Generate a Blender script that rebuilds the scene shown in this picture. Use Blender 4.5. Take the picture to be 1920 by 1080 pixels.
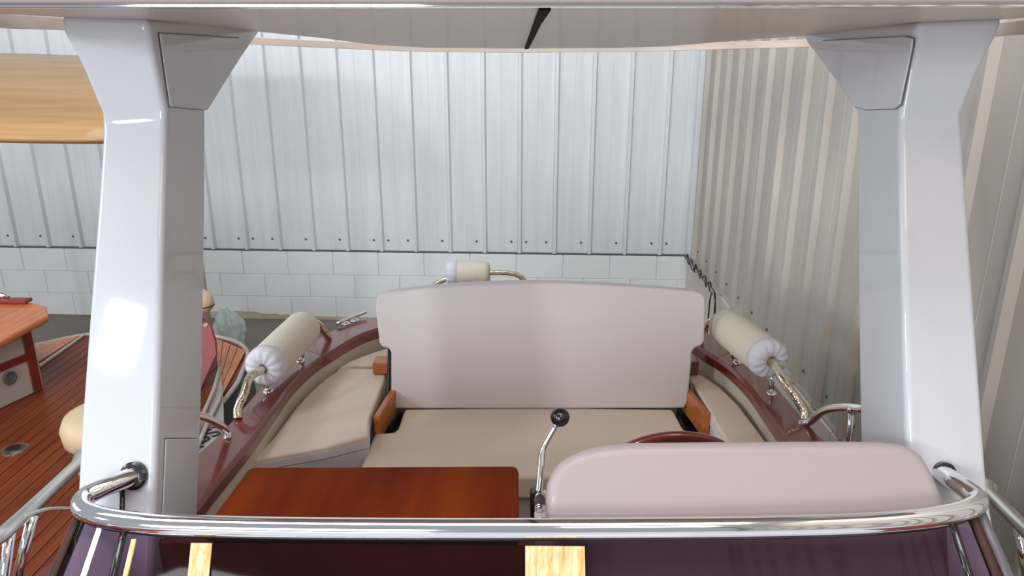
import bpy, bmesh, math, random
from mathutils import Vector, Matrix
random.seed(7)
SC = bpy.context.scene
for o in list(bpy.data.objects): bpy.data.objects.remove(o)
COL = SC.collection
R = math.radians
PI = math.pi
# ------------------------------------------------------------------ camera, world, lights, exposure
EYE = 2.34
PITCH, YAW, FPX = R(17.6), R(0.6), 1400.0
cd = bpy.data.cameras.new('camera'); cam = bpy.data.objects.new('camera', cd); COL.objects.link(cam)
cam.location = (0, 0, EYE); cam.rotation_euler = (PI/2 - PITCH, 0, YAW)
cd.sensor_width = 36; cd.lens = FPX/1920*36; cd.clip_start = 0.05
SC.camera = cam
SC.view_settings.view_transform = 'Standard'; SC.view_settings.look = 'None'
SC.view_settings.exposure = 0.0; SC.view_settings.gamma = 1.0
SC.view_settings.use_curve_mapping = False
w = bpy.data.worlds.new('world'); SC.world = w; w.use_nodes = True
bg = w.node_tree.nodes['Background']; bg.inputs[0].default_value = (0.80, 0.84, 0.92, 1); bg.inputs[1].default_value = 0.50

def area(name, loc, target, sx, sy, power, color):
    l = bpy.data.lights.new(name, 'AREA'); l.shape = 'RECTANGLE'; l.size = sx; l.size_y = sy
    l.energy = power; l.color = color
    o = bpy.data.objects.new(name, l); COL.objects.link(o); o.location = loc
    o.rotation_euler = (Vector(target) - Vector(loc)).to_track_quat('-Z', 'Y').to_euler()
    return o
WINP = (-4.04, -2.10, 3.11)
area('added_side_fill', (-6.0, 1.2, 3.4), (0.3, 3.0, 1.4), 2.6, 1.8, 80, (0.90, 0.97, 1.0))  # unseen fill, added to brighten the right pillar's inner face
area('door_light', (-2.4, -5.5, 2.6), (0.3, 4.2, 1.2), 2.8, 2.2, 225, (0.93, 0.96, 1.0))
area('roof_light', (-0.8, 0.6, 5.4), (0.2, 5.4, 1.2), 4.6, 2.0, 215, (0.90, 0.95, 1.0))
area('window_light', WINP, (-0.89, 1.54, 1.75), 0.34, 0.44, 75, (0.90, 1.0, 1.0))
area('warm_lamp', (0.7, -1.2, 3.9), (0.9, 5.0, 0.4), 0.9, 0.9, 20, (1.0, 0.74, 0.52))

# ------------------------------------------------------------------ geometry of the view: pixel + a known plane -> a point of the place
_f = Vector((-math.sin(YAW)*math.cos(PITCH), math.cos(YAW)*math.cos(PITCH), -math.sin(PITCH)))
_r = Vector((math.cos(YAW), math.sin(YAW), 0)); _u = _r.cross(_f)
CAM = Vector((0, 0, EYE))
def P(x, y, X=None, Y=None, Z=None):
    d = _f + _r*((x-960)/FPX) + _u*((540-y)/FPX)
    for i, v in enumerate((X, Y, Z)):
        if v is not None: return CAM + d*((v-CAM[i])/d[i])
def PH(x, y, h): return P(x, y, Z=EYE-h)
def PN(x, y, p0, n):
    d = _f + _r*((x-960)/FPX) + _u*((540-y)/FPX)
    return CAM + d*((Vector(p0)-CAM).dot(n)/d.dot(n))

# ------------------------------------------------------------------ materials
def mat(name, color, rough=0.5, metal=0.0, coat=0.0, spec=0.5, bump=None, noise=None, bscale=60):
    m = bpy.data.materials.new(name); m.use_nodes = True
    nt = m.node_tree; b = nt.nodes['Principled BSDF']
    b.inputs['Base Color'].default_value = (*color, 1); b.inputs['Roughness'].default_value = rough
    b.inputs['Metallic'].default_value = metal; b.inputs['Coat Weight'].default_value = coat
    b.inputs['Coat Roughness'].default_value = 0.04
    b.inputs['Specular IOR Level'].default_value = spec
    tc = nt.nodes.new('ShaderNodeTexCoord')
    if noise:
        c2, sc, vec = noise
        mp = nt.nodes.new('ShaderNodeMapping'); mp.inputs['Scale'].default_value = vec
        n = nt.nodes.new('ShaderNodeTexNoise'); n.inputs['Scale'].default_value = sc; n.inputs['Detail'].default_value = 5
        rp = nt.nodes.new('ShaderNodeValToRGB'); rp.color_ramp.elements[0].position = 0.35; rp.color_ramp.elements[1].position = 0.68
        rp.color_ramp.elements[0].color = (*color, 1); rp.color_ramp.elements[1].color = (*c2, 1)
        L = nt.links.new
        L(tc.outputs['Object'], mp.inputs[0]); L(mp.outputs[0], n.inputs['Vector']); L(n.outputs[0], rp.inputs[0]); L(rp.outputs[0], b.inputs['Base Color'])
    if bump:
        n2 = nt.nodes.new('ShaderNodeTexNoise'); n2.inputs['Scale'].default_value = bscale; n2.inputs['Detail'].default_value = 3
        bp = nt.nodes.new('ShaderNodeBump'); bp.inputs['Strength'].default_value = bump; bp.inputs['Distance'].default_value = 0.01
        nt.links.new(tc.outputs['Object'], n2.inputs['Vector']); nt.links.new(n2.outputs[0], bp.inputs['Height']); nt.links.new(bp.outputs[0], b.inputs['Normal'])
    return m
GEL = mat('white_gelcoat', (0.60, 0.61, 0.66), 0.6, coat=0.8, spec=0.2)
GELS = mat('white_satin_gelcoat', (0.60, 0.48, 0.395), 0.38, coat=0.15)
BAND = mat('white_band_vinyl', (0.70, 0.68, 0.76), 0.5)  # white vinyl, its cool lavender reflection mixed into the colour
FASC = mat('pinkish_grey_gelcoat', (0.42, 0.38, 0.39), 0.3, coat=0.3)
LINER = mat('cream_gelcoat', (0.62, 0.54, 0.47), 0.4, coat=0.2)
VINYL = mat('white_vinyl', (0.69, 0.63, 0.635), 0.42, bump=0.05, bscale=300)
SEATV = mat('cream_vinyl', (0.80, 0.68, 0.56), 0.5, bump=0.05, bscale=300)
PODM = mat('pink_white_vinyl', (0.40, 0.335, 0.33), 0.45, coat=0.15, spec=0.3)
TERRY = mat('cream_cloth', (0.72, 0.66, 0.55), 0.85, bump=0.3, bscale=220)
TERRYW = mat('white_cloth_end', (0.70, 0.70, 0.78), 0.85, bump=0.3, bscale=160)
MAH = mat('varnished_mahogany', (0.13, 0.012, 0.008), 0.3, coat=0.8, noise=((0.20, 0.024, 0.013), 3, (3, 1, 3)))
TABLE = mat('mahogany_table', (0.12, 0.012, 0.001), 0.5, spec=0.05, noise=((0.22, 0.034, 0.002), 1.6, (5, 0.8, 5)))
TEAK = mat('orange_teak', (0.42, 0.11, 0.02), 0.4, coat=0.3, noise=((0.56, 0.17, 0.035), 4, (12, 1.5, 12)))
DECKW = mat('brown_deck_teak', (0.13, 0.025, 0.006), 0.45, spec=0.25, noise=((0.21, 0.045, 0.011), 3, (20, 1.2, 8)))
DECKD = mat('dark_red_teak', (0.11, 0.020, 0.005), 0.45, spec=0.25, noise=((0.19, 0.038, 0.010), 3, (20, 1.2, 8)))
TAN = mat('tan_varnished_wood', (0.37, 0.20, 0.07), 0.4, coat=0.15, noise=((0.46, 0.27, 0.115), 2, (1, 6, 14)))
GOLDST = mat('pale_golden_mottled', (0.55, 0.33, 0.08), 0.35, coat=0.3, noise=((0.95, 0.72, 0.45), 7, (12, 3, 1.6)), bump=0.5, bscale=40)
CHROME = mat('chrome', (0.82, 0.82, 0.82), 0.06, metal=1.0)
BRUSH = mat('steel_rail', (0.66, 0.65, 0.60), 0.22, metal=1.0)
CHROMEG = mat('chrome_gold_reflection', (0.74, 0.66, 0.52), 0.14, metal=1.0, bump=0.5, bscale=45)  # plain chrome whose gold reflections are put into the metal colour
BLACK = mat('black_plastic', (0.008, 0.008, 0.008), 0.2, coat=0.5)
DARK = mat('black_hull_paint', (0.006, 0.007, 0.009), 0.35)
CAULK = mat('dark_caulk', (0.045, 0.012, 0.006), 0.7)
DKSTRIP = mat('dark_brown_strip', (0.02, 0.004, 0.003), 0.7, spec=0.05)
SEAL = mat('grey_frame', (0.12, 0.11, 0.12), 0.35)
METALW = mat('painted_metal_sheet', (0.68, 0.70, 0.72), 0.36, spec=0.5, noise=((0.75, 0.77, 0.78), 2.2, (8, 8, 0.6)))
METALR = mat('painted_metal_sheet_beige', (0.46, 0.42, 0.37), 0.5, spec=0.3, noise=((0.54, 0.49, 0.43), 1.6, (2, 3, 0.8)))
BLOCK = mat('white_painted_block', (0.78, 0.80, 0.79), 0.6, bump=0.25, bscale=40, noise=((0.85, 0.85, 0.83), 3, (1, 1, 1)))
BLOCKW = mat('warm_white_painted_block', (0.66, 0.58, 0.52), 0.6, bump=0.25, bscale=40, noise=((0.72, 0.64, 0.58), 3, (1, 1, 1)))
MORTAR = mat('painted_mortar', (0.66, 0.67, 0.66), 0.8)
STAIN = mat('stained_render', (0.50, 0.38, 0.24), 0.8, noise=((0.62, 0.58, 0.50), 2.2, (1, 1, 3)))
FLOORM = mat('concrete_floor', (0.17, 0.14, 0.115), 0.55, noise=((0.22, 0.19, 0.16), 2, (1, 1, 1)), bump=0.1)
REDV = mat('red_varnish', (0.22, 0.022, 0.018), 0.45, coat=0.12, spec=0.3)
BEIGE = mat('beige_leather', (0.62, 0.42, 0.27), 0.5)
CREAM = mat('pale_cream_vinyl', (0.60, 0.46, 0.28), 0.5)
WARMW = mat('warm_white_paint', (0.42, 0.36, 0.33), 0.4, coat=0.2)
GREYH = mat('grey_white_paint', (0.42, 0.38, 0.34), 0.35, coat=0.3)
BAG = mat('milky_plastic', (0.62, 0.70, 0.66), 0.25); BAG.node_tree.nodes['Principled BSDF'].inputs['Alpha'].default_value = 0.75
def glass_mat():
    m = bpy.data.materials.new('tinted_glass'); m.use_nodes = True; nt = m.node_tree
    nt.nodes.remove(nt.nodes['Principled BSDF']); out = nt.nodes['Material Output']
    t = nt.nodes.new('ShaderNodeBsdfTransparent'); t.inputs[0].default_value = (0.33, 0.23, 0.31, 1)
    g = nt.nodes.new('ShaderNodeBsdfGlossy'); g.inputs['Roughness'].default_value = 0.03
    fr = nt.nodes.new('ShaderNodeFresnel'); fr.inputs[0].default_value = 1.32
    mx = nt.nodes.new('ShaderNodeMixShader')
    nt.links.new(fr.outputs[0], mx.inputs[0]); nt.links.new(t.outputs[0], mx.inputs[1]); nt.links.new(g.outputs[0], mx.inputs[2]); nt.links.new(mx.outputs[0], out.inputs[0])
    return m
GLASS = glass_mat()

# ------------------------------------------------------------------ object helpers
def wloc(o):
    v = Vector((0, 0, 0))
    while o: v += o.location; o = o.parent
    return v
def meta(o, label=None, cat=None, group=None, kind=None):
    if label: o['label'] = label
    if cat: o['category'] = cat
    if group: o['group'] = group
    if kind: o['kind'] = kind
    return o
def thing(name, label, cat, loc, group=None):
    o = bpy.data.objects.new(name, None); COL.objects.link(o); o.location = loc; o.empty_display_size = 0.1
    return meta(o, label, cat, group)
def obj(name, vf, m, parent=None, smooth=False, bevel=0, seg=2, sub=0, loc=None):
    vs, fs = vf
    vs = [Vector(v) for v in vs]
    if parent is None and loc is None:
        lo = Vector([min(v[i] for v in vs) for i in range(3)]); hi = Vector([max(v[i] for v in vs) for i in range(3)])
        loc = (lo+hi)/2; loc.z = lo.z
    org = wloc(parent) if parent else Vector(loc)
    if parent is not None:
        lo = Vector([min(v[i] for v in vs) for i in range(3)]); hi = Vector([max(v[i] for v in vs) for i in range(3)])
        mid = (lo+hi)/2; rel = mid-org; org = mid
    me = bpy.data.meshes.new(name); me.from_pydata([v-org for v in vs], [], fs); me.update()
    bm = bmesh.new(); bm.from_mesh(me); bmesh.ops.recalc_face_normals(bm, faces=bm.faces); bm.to_mesh(me); bm.free()
    me.materials.append(m)
    o = bpy.data.objects.new(name, me); COL.objects.link(o)
    if parent is not None: o.parent = parent; o.location = rel
    else: o.location = org
    if bevel:
        b = o.modifiers.new('bevel', 'BEVEL'); b.width = bevel; b.segments = seg; b.limit_method = 'ANGLE'; b.angle_limit = R(28)
    if sub:
        s = o.modifiers.new('sub', 'SUBSURF'); s.levels = sub; s.render_levels = sub
    if smooth or bevel or sub:
        for p in me.polygons: p.use_smooth = True
        if bevel and not sub:
            wn = o.modifiers.new('wn', 'WEIGHTED_NORMAL'); wn.keep_sharp = True
    return o
def join(*parts):
    vs, fs = [], []
    for v, f in parts:
        n = len(vs); vs += [Vector(a) for a in v]; fs += [tuple(i+n for i in q) for q in f]
    return vs, fs
def box(x0, x1, y0, y1, z0, z1):
    v = [(x, y, z) for z in (z0, z1) for y in (y0, y1) for x in (x0, x1)]
    return v, [(0, 2, 3, 1), (4, 5, 7, 6), (0, 1, 5, 4), (2, 6, 7, 3), (0, 4, 6, 2), (1, 3, 7, 5)]
def prism(pts, vec):
    n = len(pts); vec = Vector(vec); pts = [Vector(p) for p in pts]
    return pts + [p+vec for p in pts], [tuple(range(n)), tuple(range(2*n-1, n-1, -1))] + [(i, (i+1) % n, n+(i+1) % n, n+i) for i in range(n)]
def spline(pts, k=8, closed=False):
    pts = [Vector(p) for p in pts]; out = []; n = len(pts)
    for i in range(n if closed else n-1):
        g = (lambda j: pts[j % n]) if closed else (lambda j: pts[max(0, min(n-1, j))])
        a, b, c, d = g(i-1), g(i), g(i+1), g(i+2)
        for s in range(k):
            t = s/k
            out.append(0.5*((2*b)+(c-a)*t+(2*a-5*b+4*c-d)*t*t+(3*b-a-3*c+d)*t**3))
    if not closed: out.append(pts[-1])
    return out
def tube(path, r, n=12, r2=None):
    path = [Vector(p) for p in path]; vs, fs = [], []
    t0 = (path[1]-path[0]).normalized(); up = Vector((0, 0, 1)) if abs(t0.z) < .9 else Vector((1, 0, 0))
    nrm = t0.cross(up).normalized(); m = len(path)
    for i, p in enumerate(path):
        t = (path[min(i+1, m-1)]-path[max(i-1, 0)]).normalized()
        nrm = (nrm - t*nrm.dot(t)).normalized(); bn = t.cross(nrm)
        rr = r if r2 is None else r+(r2-r)*i/(m-1)
        for k in range(n):
            a = 2*PI*k/n; vs.append(p+nrm*math.cos(a)*rr+bn*math.sin(a)*rr)
    for i in range(m-1):
        for k in range(n):
            fs.append((i*n+k, i*n+(k+1) % n, (i+1)*n+(k+1) % n, (i+1)*n+k))
    fs.append(tuple(range(n))); fs.append(tuple(range(m*n-1, (m-1)*n-1, -1)))
    return vs, fs
def lathe(prof, c, axis=(0, 0, 1), n=24):
    ax = Vector(axis).normalized(); a = ax.orthogonal().normalized(); b = ax.cross(a); c = Vector(c)
    vs, fs = [], []
    for r, h in prof:
        for k in range(n):
            t = 2*PI*k/n; vs.append(c+ax*h+(a*math.cos(t)+b*math.sin(t))*r)
    for i in range(len(prof)-1):
        for k in range(n): fs.append((i*n+k, i*n+(k+1) % n, (i+1)*n+(k+1) % n, (i+1)*n+k))
    fs.append(tuple(range(n))); fs.append(tuple(range(len(prof)*n-1, (len(prof)-1)*n-1, -1)))
    return vs, fs
def ball(c, r, n=16, sq=(1, 1, 1)):
    prof = [(max(1e-4, r*math.sin(PI*i/n)), -r*math.cos(PI*i/n)) for i in range(n+1)]
    v, f = lathe(prof, (0, 0, 0), n=n*2)
    return [Vector((p.x*sq[0], p.y*sq[1], p.z*sq[2]))+Vector(c) for p in v], f
def loft(rings, closed=True, cap=True):
    n = len(rings[0]); vs = [Vector(p) for r in rings for p in r]; fs = []
    for i in range(len(rings)-1):
        for k in range(n if closed else n-1):
            fs.append((i*n+k, i*n+(k+1) % n, (i+1)*n+(k+1) % n, (i+1)*n+k))
    if cap: fs.append(tuple(range(n))); fs.append(tuple(range(len(rings)*n-1, (len(rings)-1)*n-1, -1)))
    return vs, fs
def disc(c, ax, r, h, n=16): return lathe([(r, 0), (r, h)], c, ax, n)

# ================================================================== THE SHED
meta(obj('floor', box(-7, 1.9, -3.0, 7.0, -0.05, 0), FLOORM), 'bare grey-brown concrete floor of the shed', kind='structure')
# wall frames: origin A at the corner, direction along the wall, inward normal
CORNER = Vector((1.46, 6.28, 0))
LEFT_END = Vector((-6.4, 6.28+0.0400*7.86, 0))
def wall_frame(a, b):
    d = (b-a); L = d.length; d.normalize(); return a, d, L
def wp(a, d, nrm, u, off, z): return a+d*u+nrm*off+Vector((0, 0, z))
def sheet_wall(name, label, a, b, nrm, m, mb, rib0, bot=0.65, top=4.4):
    a, d, L = wall_frame(a, b)
    W = obj(name, join(prism([wp(a, d, nrm, -0.02, -0.20, 0), wp(a, d, nrm, L, -0.20, 0), wp(a, d, nrm, L, -0.125, 0), wp(a, d, nrm, -0.02, -0.125, 0)], (0, 0, top)), prism([wp(a, d, nrm, 0, -0.12, 0), wp(a, d, nrm, L, -0.12, 0), wp(a, d, nrm, L, -0.006, 0), wp(a, d, nrm, 0, -0.006, 0)], (0, 0, bot-0.02))), MORTAR, loc=a)
    meta(W, label, kind='structure')
    S = 0.305
    # ribbed sheets, four bays each
    bays = int(L/S)+1; k = 0; u = rib0-S
    while u < L:
        n = 4
        prof = []
        for j in range(n):
            r = u+j*S
            prof += [(r-0.026, 0), (r-0.014, 0.034), (r+0.010, 0.034), (r+0.018, 0), (r+0.150, 0.0), (r+0.1525, 0.002), (r+0.1555, 0.002), (r+0.158, 0.0)]
        prof.append((u+n*S-0.024, 0))
        prof = [(min(max(p, 0), L), q) for p, q in prof if p > -0.03]
        if u < 0: prof.insert(0, (0, 0))
        front = [wp(a, d, nrm, p, q-0.03, bot) for p, q in prof]; back = [wp(a, d, nrm, p, q-0.034, bot) for p, q in reversed(prof)]
        v, f = prism(front+back, (0, 0, top-bot))
        # strip the ngon caps into quads
        nn = len(front); N = 2*nn; f = f[2:]
        for i in range(nn-1):
            f.append((i, i+1, N-2-i, N-1-i)); f.append((N+i, N+N-1-i, N+N-2-i, N+i+1))
        obj('metal_sheet', (v, f), m, W)
        u += n*S
    # screws just above the lower edge
    sv = []
    u = rib0; i = 0
    while u < L-0.05:
        for du in ((0.07,) if i % 4 else (0.07, -0.06)):
            if 0.02 < u+du < L: sv.append(lathe([(0.011, 0), (0.011, 0.003), (0.006, 0.004), (0.006, 0.009)], wp(a, d, nrm, u+du, -0.031, bot+0.095), nrm, 8))
        u += S; i += 1
    meta(obj('screw', join(*sv), SEAL, W), kind='stuff')
    # flashing under the sheets
    obj('flashing', prism([wp(a, d, nrm, 0, -0.012, bot-0.012), wp(a, d, nrm, L, -0.012, bot-0.012), wp(a, d, nrm, L, -0.05, bot-0.012), wp(a, d, nrm, 0, -0.05, bot-0.012)], (0, 0, 0.014)), SEAL if m is METALW else METALR, W)
    # painted concrete blocks, three courses
    BW, BH = 0.41, (bot-0.012)/3
    for c in range(3):
        u = -BW*(0.5 if c % 2 else 0.05) - 0.13
        while u < L:
            u0, u1 = max(u+0.0025, 0.0), min(u+BW-0.0025, L)
            if u1-u0 > 0.04:
                q = random.uniform(-0.0015, 0.0015)
                z0, z1 = c*BH+0.0015, (c+1)*BH-0.0015
                pts = [wp(a, d, nrm, u0, q, z0), wp(a, d, nrm, u1, q, z0), wp(a, d, nrm, u1, -0.124, z0), wp(a, d, nrm, u0, -0.124, z0)]
                obj('concrete_block', prism(pts, (0, 0, z1-z0)), mb, W, bevel=0.004, seg=1)
            u += BW
    return W
nb = Vector((-0.04, -1, 0)).normalized(); nr = Vector((-1, 0, 0))
sheet_wall('wall_back', 'white ribbed metal wall above painted concrete blocks at the far end', CORNER, LEFT_END, nb, METALW, BLOCK, 0.245)
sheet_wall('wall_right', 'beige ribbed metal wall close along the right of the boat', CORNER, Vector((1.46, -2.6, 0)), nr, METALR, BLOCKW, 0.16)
# corner trim post
obj('trim_1', box(1.43, 1.47, 6.20, 6.25, 0.65, 4.4), METALW)['kind'] = 'structure'
# stained strip of render at the foot of the back wall
a, d, L = wall_frame(CORNER, LEFT_END)
pts = [wp(a, d, nb, 2.2+0.06*i, 0.002, 0) for i in range(42)]
top = [p+Vector((0, 0, 0.03+0.006*math.sin(i*0.9)+0.005*math.sin(i*2.3)+0.035*max(0, math.sin((i-22)/20*PI)) if i > 22 else 0.03)) for i, p in enumerate(pts)]
meta(obj('trim_2', prism(pts+top[::-1], nb*0.006), STAIN), 'brown stained strip of render along the foot of the block wall', kind='structure')
# cables along the block ledge
cpts = [Vector((1.425, 6.2-0.95*i/18, 0.665+0.022*math.sin(i*2.1)+0.01*(i % 3))) for i in range(19)]
cpts += [Vector((1.415, 5.16, 0.66)), Vector((1.41, 5.10, 0.55)), Vector((1.41, 5.09, 0.3)), Vector((1.41, 5.08, 0.05)), Vector((1.40, 5.0, 0.008))]
c2 = [p+Vector((-0.012, 0.03*math.sin(i*1.7), -0.018+0.014*math.cos(i*2.7))) for i, p in enumerate(cpts[:19])]+[Vector((1.395, 5.2, 0.6)), Vector((1.40, 5.22, 0.3)), Vector((1.40, 5.22, 0.008))]
cab = thing('power_cable', 'black tangled cable lying on the block ledge and dropping down the right wall', 'cable', (1.41, 5.1, 0.0))
obj('wire', tube(spline(cpts, 4), 0.008, 6), BLACK, cab, smooth=True)
obj('wire', tube(spline(c2, 4), 0.006, 6), BLACK, cab, smooth=True)

# ================================================================== THE MOTORBOAT
GH = 1.12; GZ = EYE-GH            # height of the cap rail
boat = thing('motorboat', 'white open motorboat with mahogany cap rail, hardtop and cream cockpit', 'boat', (0, 2.0, 0.0))
half_in = [(0.86, 0.9), (0.846, 1.25), (0.835, 1.70), (0.825, 1.85), (0.817, 2.0), (0.815, 2.2), (0.812, 2.40), (0.783, 2.59), (0.737, 2.72), (0.68, 2.86), (0.608, 2.96), (0.45, 3.10), (0.25, 3.19), (0.0, 3.22)]
half_out = [(1.16, 0.9), (1.11, 1.25), (1.0, 1.70), (0.945, 1.87), (0.915, 2.03), (0.903, 2.2), (0.895, 2.42), (0.872, 2.64), (0.83, 2.80), (0.765, 2.95), (0.66, 3.07), (0.49, 3.20), (0.27, 3.29), (0.0, 3.32)]
def full(h): return [(-x, y) for x, y in h] + [(x, y) for x, y in h[:-1][::-1]]
IN = [(p.x, p.y) for p in spline([(x, y, 0) for x, y in full(half_in)], 4)]
OUT = [(p.x, p.y) for p in spline([(x, y, 0) for x, y in full(half_out)], 4)]
n = len(IN)
def ring(L, z, s=1.0, cy=2.0, dx=0): return [Vector((x*s+dx, cy+(y-cy)*(0.5+0.5*s), z)) for x, y in L]
# hull outside, closed at the front
hull = loft([ring(OUT, GZ-0.025), ring(OUT, GZ-0.25, 0.985), ring(OUT, 0.75, 0.93), ring(OUT, 0.42, 0.80), ring(OUT, 0.12, 0.42), ring(OUT, 0.0, 0.06)])
obj('hull', (hull[0], hull[1][:-2]+[hull[1][-1]]), GEL, boat, smooth=True)
liner = loft([ring(IN, GZ-0.03), ring(IN, GZ-0.09, 0.992), ring(IN, 0.60, 0.97)], closed=False, cap=False)
obj('inner_liner', liner, LINER, boat, smooth=True)
obj('cockpit_floor', prism([Vector((x*0.97, 2.0+(y-2)*0.985, 0.57)) for x, y in IN], (0, 0, 0.03)), LINER, boat)
# mahogany cap rail, in scarfed lengths
def cap_piece(i0, i1):
    rings = []
    for i in range(i0, i1+1):
        a, b = Vector((*IN[i], 0)), Vector((*OUT[i], 0)); dd = (b-a).normalized()
        a2 = a-dd*0.010; b2 = b+dd*0.008
        rings.append([a2+Vector((0, 0, GZ-0.045)), a2+Vector((0, 0, GZ-0.012)), a2+dd*0.010+Vector((0, 0, GZ)), b2-dd*0.01+Vector((0, 0, GZ+0.004)), b2+Vector((0, 0, GZ-0.006)), b2+Vector((0, 0, GZ-0.045))])
    return loft(rings)
cuts = [0, n//2-22, n//2-11, n//2+11, n//2+22, n-1]
for i in range(len(cuts)-1):
    i0, i1 = cuts[i], cuts[i+1]
    obj('cap_rail', cap_piece(i0, i1), MAH, boat, bevel=0.003, seg=2)
# foredeck ahead of the windshield
obj('foredeck', prism([Vector((-1.15, 0.9, GZ-0.05)), Vector((-1.05, 0.3, GZ-0.05)), Vector((1.05, 0.3, GZ-0.05)), Vector((1.15, 0.9, GZ-0.05)), Vector((1.10, 1.24, GZ-0.05)), Vector((-1.10, 1.24, GZ-0.05))], (0, 0, 0.045)), GEL, boat, bevel=0.01)
# bulkhead under table and console
BK = 1.40
obj('bulkhead', box(-0.84, 0.02, BK, BK+0.02, 0.60, EYE-1.04), MAH, boat)
obj('bulkhead', box(0.02, 0.84, BK, BK+0.02, 0.60, EYE-1.16), LINER, boat)['label'] = 'pale right half of the bulkhead'
# lockers below the side cushions
SH = 1.20; SZ = EYE-SH
def side_outline(s):
    if s < 0:
        px = [(470, 862), (538, 850), (612, 837), (692, 817)]
        f = [PH(x, y, SH) for x, y in px] + [Vector((-0.513, 2.30, SZ)), Vector((-0.515, 2.60, SZ)), Vector((-0.525, 2.72, SZ)), PH(640, 689, SH)]
        arc = [(-0.748, 2.62), (-0.775, 2.50), (-0.790, 2.375), (-0.797, 2.25), (-0.803, 2.15)]
    else:
        f = [Vector((0.80, 2.03, SZ)), Vector((0.72, 2.07, SZ)), Vector((0.67, 2.15, SZ)), Vector((0.66, 2.60, SZ)), Vector((0.655, 2.73, SZ))]
        arc = [(0.715, 2.67), (0.756, 2.56), (0.782, 2.42), (0.793, 2.25), (0.80, 2.12)]
    return f + [Vector((x, y, SZ)) for x, y in arc]
for s, lb in ((-1, 'wide cream side cushion along the left of the cockpit'), (1, 'narrow cream side cushion along the right of the cockpit')):
    o = side_outline(s)
    c = meta(obj('side_cushion', prism([p for p in o], (0, 0, -0.045)), SEATV, bevel=0.010, seg=3), lb, 'cushion', 'cream side cushions in the cockpit')
    cen = sum(o, Vector())/len(o)
    lo = [cen+(p-cen)*0.975-Vector((0, 0, 0.049)) for p in o]
    bc = sum([v for v in o], Vector())/len(o)
    b_ = obj('side_band', prism([bc+(v-bc)*1.003-Vector((0, 0, 0.014)) for v in o], (0, 0, -0.0315)), BAND, c, bevel=0.004); b_['label'] = 'white band round the side of the cushion'
    obj('locker', prism(lo, (0, 0, -(lo[0].z-0.602))), GEL, boat, bevel=0.006)
# stern shelf cushion
L = [(-0.60, 2.90), (-0.694, 2.79), (-0.725, 2.71), (-0.66, 2.76), (-0.5, 2.76), (0.65, 2.76), (0.70, 2.745), (0.66, 2.84), (0.60, 2.905), (0.44, 3.03), (0.24, 3.12), (0, 3.15), (-0.24, 3.12), (-0.44, 3.03)]
sc_ = meta(obj('stern_cushion', prism([Vector((x, y, SZ+0.002)) for x, y in L], (0, 0, -0.045)), SEATV, bevel=0.012, seg=3), 'cream stern cushion curving round behind the bench backrest', 'cushion')
obj('locker', prism([Vector((x*0.97, 2.8+(y-2.8)*0.95, SZ-0.047)) for x, y in L], (0, 0, -(SZ-0.047-0.602))), GEL, boat)

# ---- pillars
def pillar(s):
    # s=-1 left. rows of image points: outer front edge, inner front edge, inner aft edge, on plane X = xin
    xin = -0.80 if s < 0 else 0.86
    if s < 0:
        rows = [((92, 1150), (281, 1150), (368, 1150)), ((110, 1080), (283, 1080), (370, 1080)), ((142, 930), (289, 940), (374, 940)), ((149, 800), (294, 800), (379, 800)), ((164, 600), (301, 600), (384, 600)),
                ((180, 400), (306, 400), (387, 400)), ((190, 250), (311, 240), (388, 240)), ((188, 212), (311, 205), (388, 206)), ((150, 122), (293, 122), (446, 122)), ((116, 60), (280, 60), (484, 66)), ((110, 27), (276, 34), (503, 40))]
    else:
        rows = [((1902, 1150), (1722, 1150), (1625, 1150)), ((1884, 1080), (1718, 1080), (1622, 1080)), ((1856, 930), (1707, 940), (1615, 940)), ((1846, 800), (1701, 800), (1610, 800)), ((1832, 600), (1695, 600), (1607, 600)),
                ((1818, 400), (1690, 400), (1605, 400)), ((1807, 250), (1688, 240), (1605, 240)), ((1806, 214), (1690, 206), (1603, 208)), ((1842, 125), (1704, 125), (1545, 125)), ((1870, 70), (1714, 70), (1510, 80)), ((1886, 32), (1722, 40), (1496, 52))]
    rings = []
    for of, inf, ina in rows:
        b = P(*inf, X=xin); c = P(*ina, X=xin)
        a = P(*of, Y=b.y+0.015); d_ = Vector((a.x, max(c.y-0.02, a.y+0.12), c.z+(a.z-b.z)))
        rings.append([a, b, c, d_])
    # top ring is pushed level into the hardtop
    p = obj('pillar', loft(rings), GEL, boat, bevel=0.016, seg=4)
    # trapezoid cover panel on the bracket (thin plate proud of the inner face)
    if s < 0: q = [(297, 62), (446, 71), (447, 110), (388, 204), (380, 206), (317, 200)]
    else: q = [(1545, 76), (1700, 68), (1714, 72), (1712, 90), (1690, 196), (1680, 204), (1625, 206), (1605, 200), (1548, 112)]
    pp = [P(x, y, X=xin) for x, y in q]; dv = Vector((-s, 0, 0))
    o = obj('cover_panel', prism([v-dv*0.002 for v in pp], dv*0.007), GEL, p, bevel=0.0025, seg=2)
    cen = sum(pp, Vector())/len(pp)
    obj('panel_gasket', prism([cen+(v-cen)*1.018-dv*0.002 for v in pp], dv*0.0035), SEAL, p)
    if s < 0:
        pp = [P(x, y, X=xin) for x, y in ((309, 823), (369, 823), (364, 1010), (301, 1010))]
        obj('access_panel', prism([v-dv*0.002 for v in pp], dv*0.006), GEL, p, bevel=0.002)
        cen = sum(pp, Vector())/4
        obj('panel_gasket', prism([cen+(v-cen)*1.02-dv*0.002 for v in pp], dv*0.003), SEAL, p)
    return p
PL, PR = pillar(-1), pillar(1)

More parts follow.
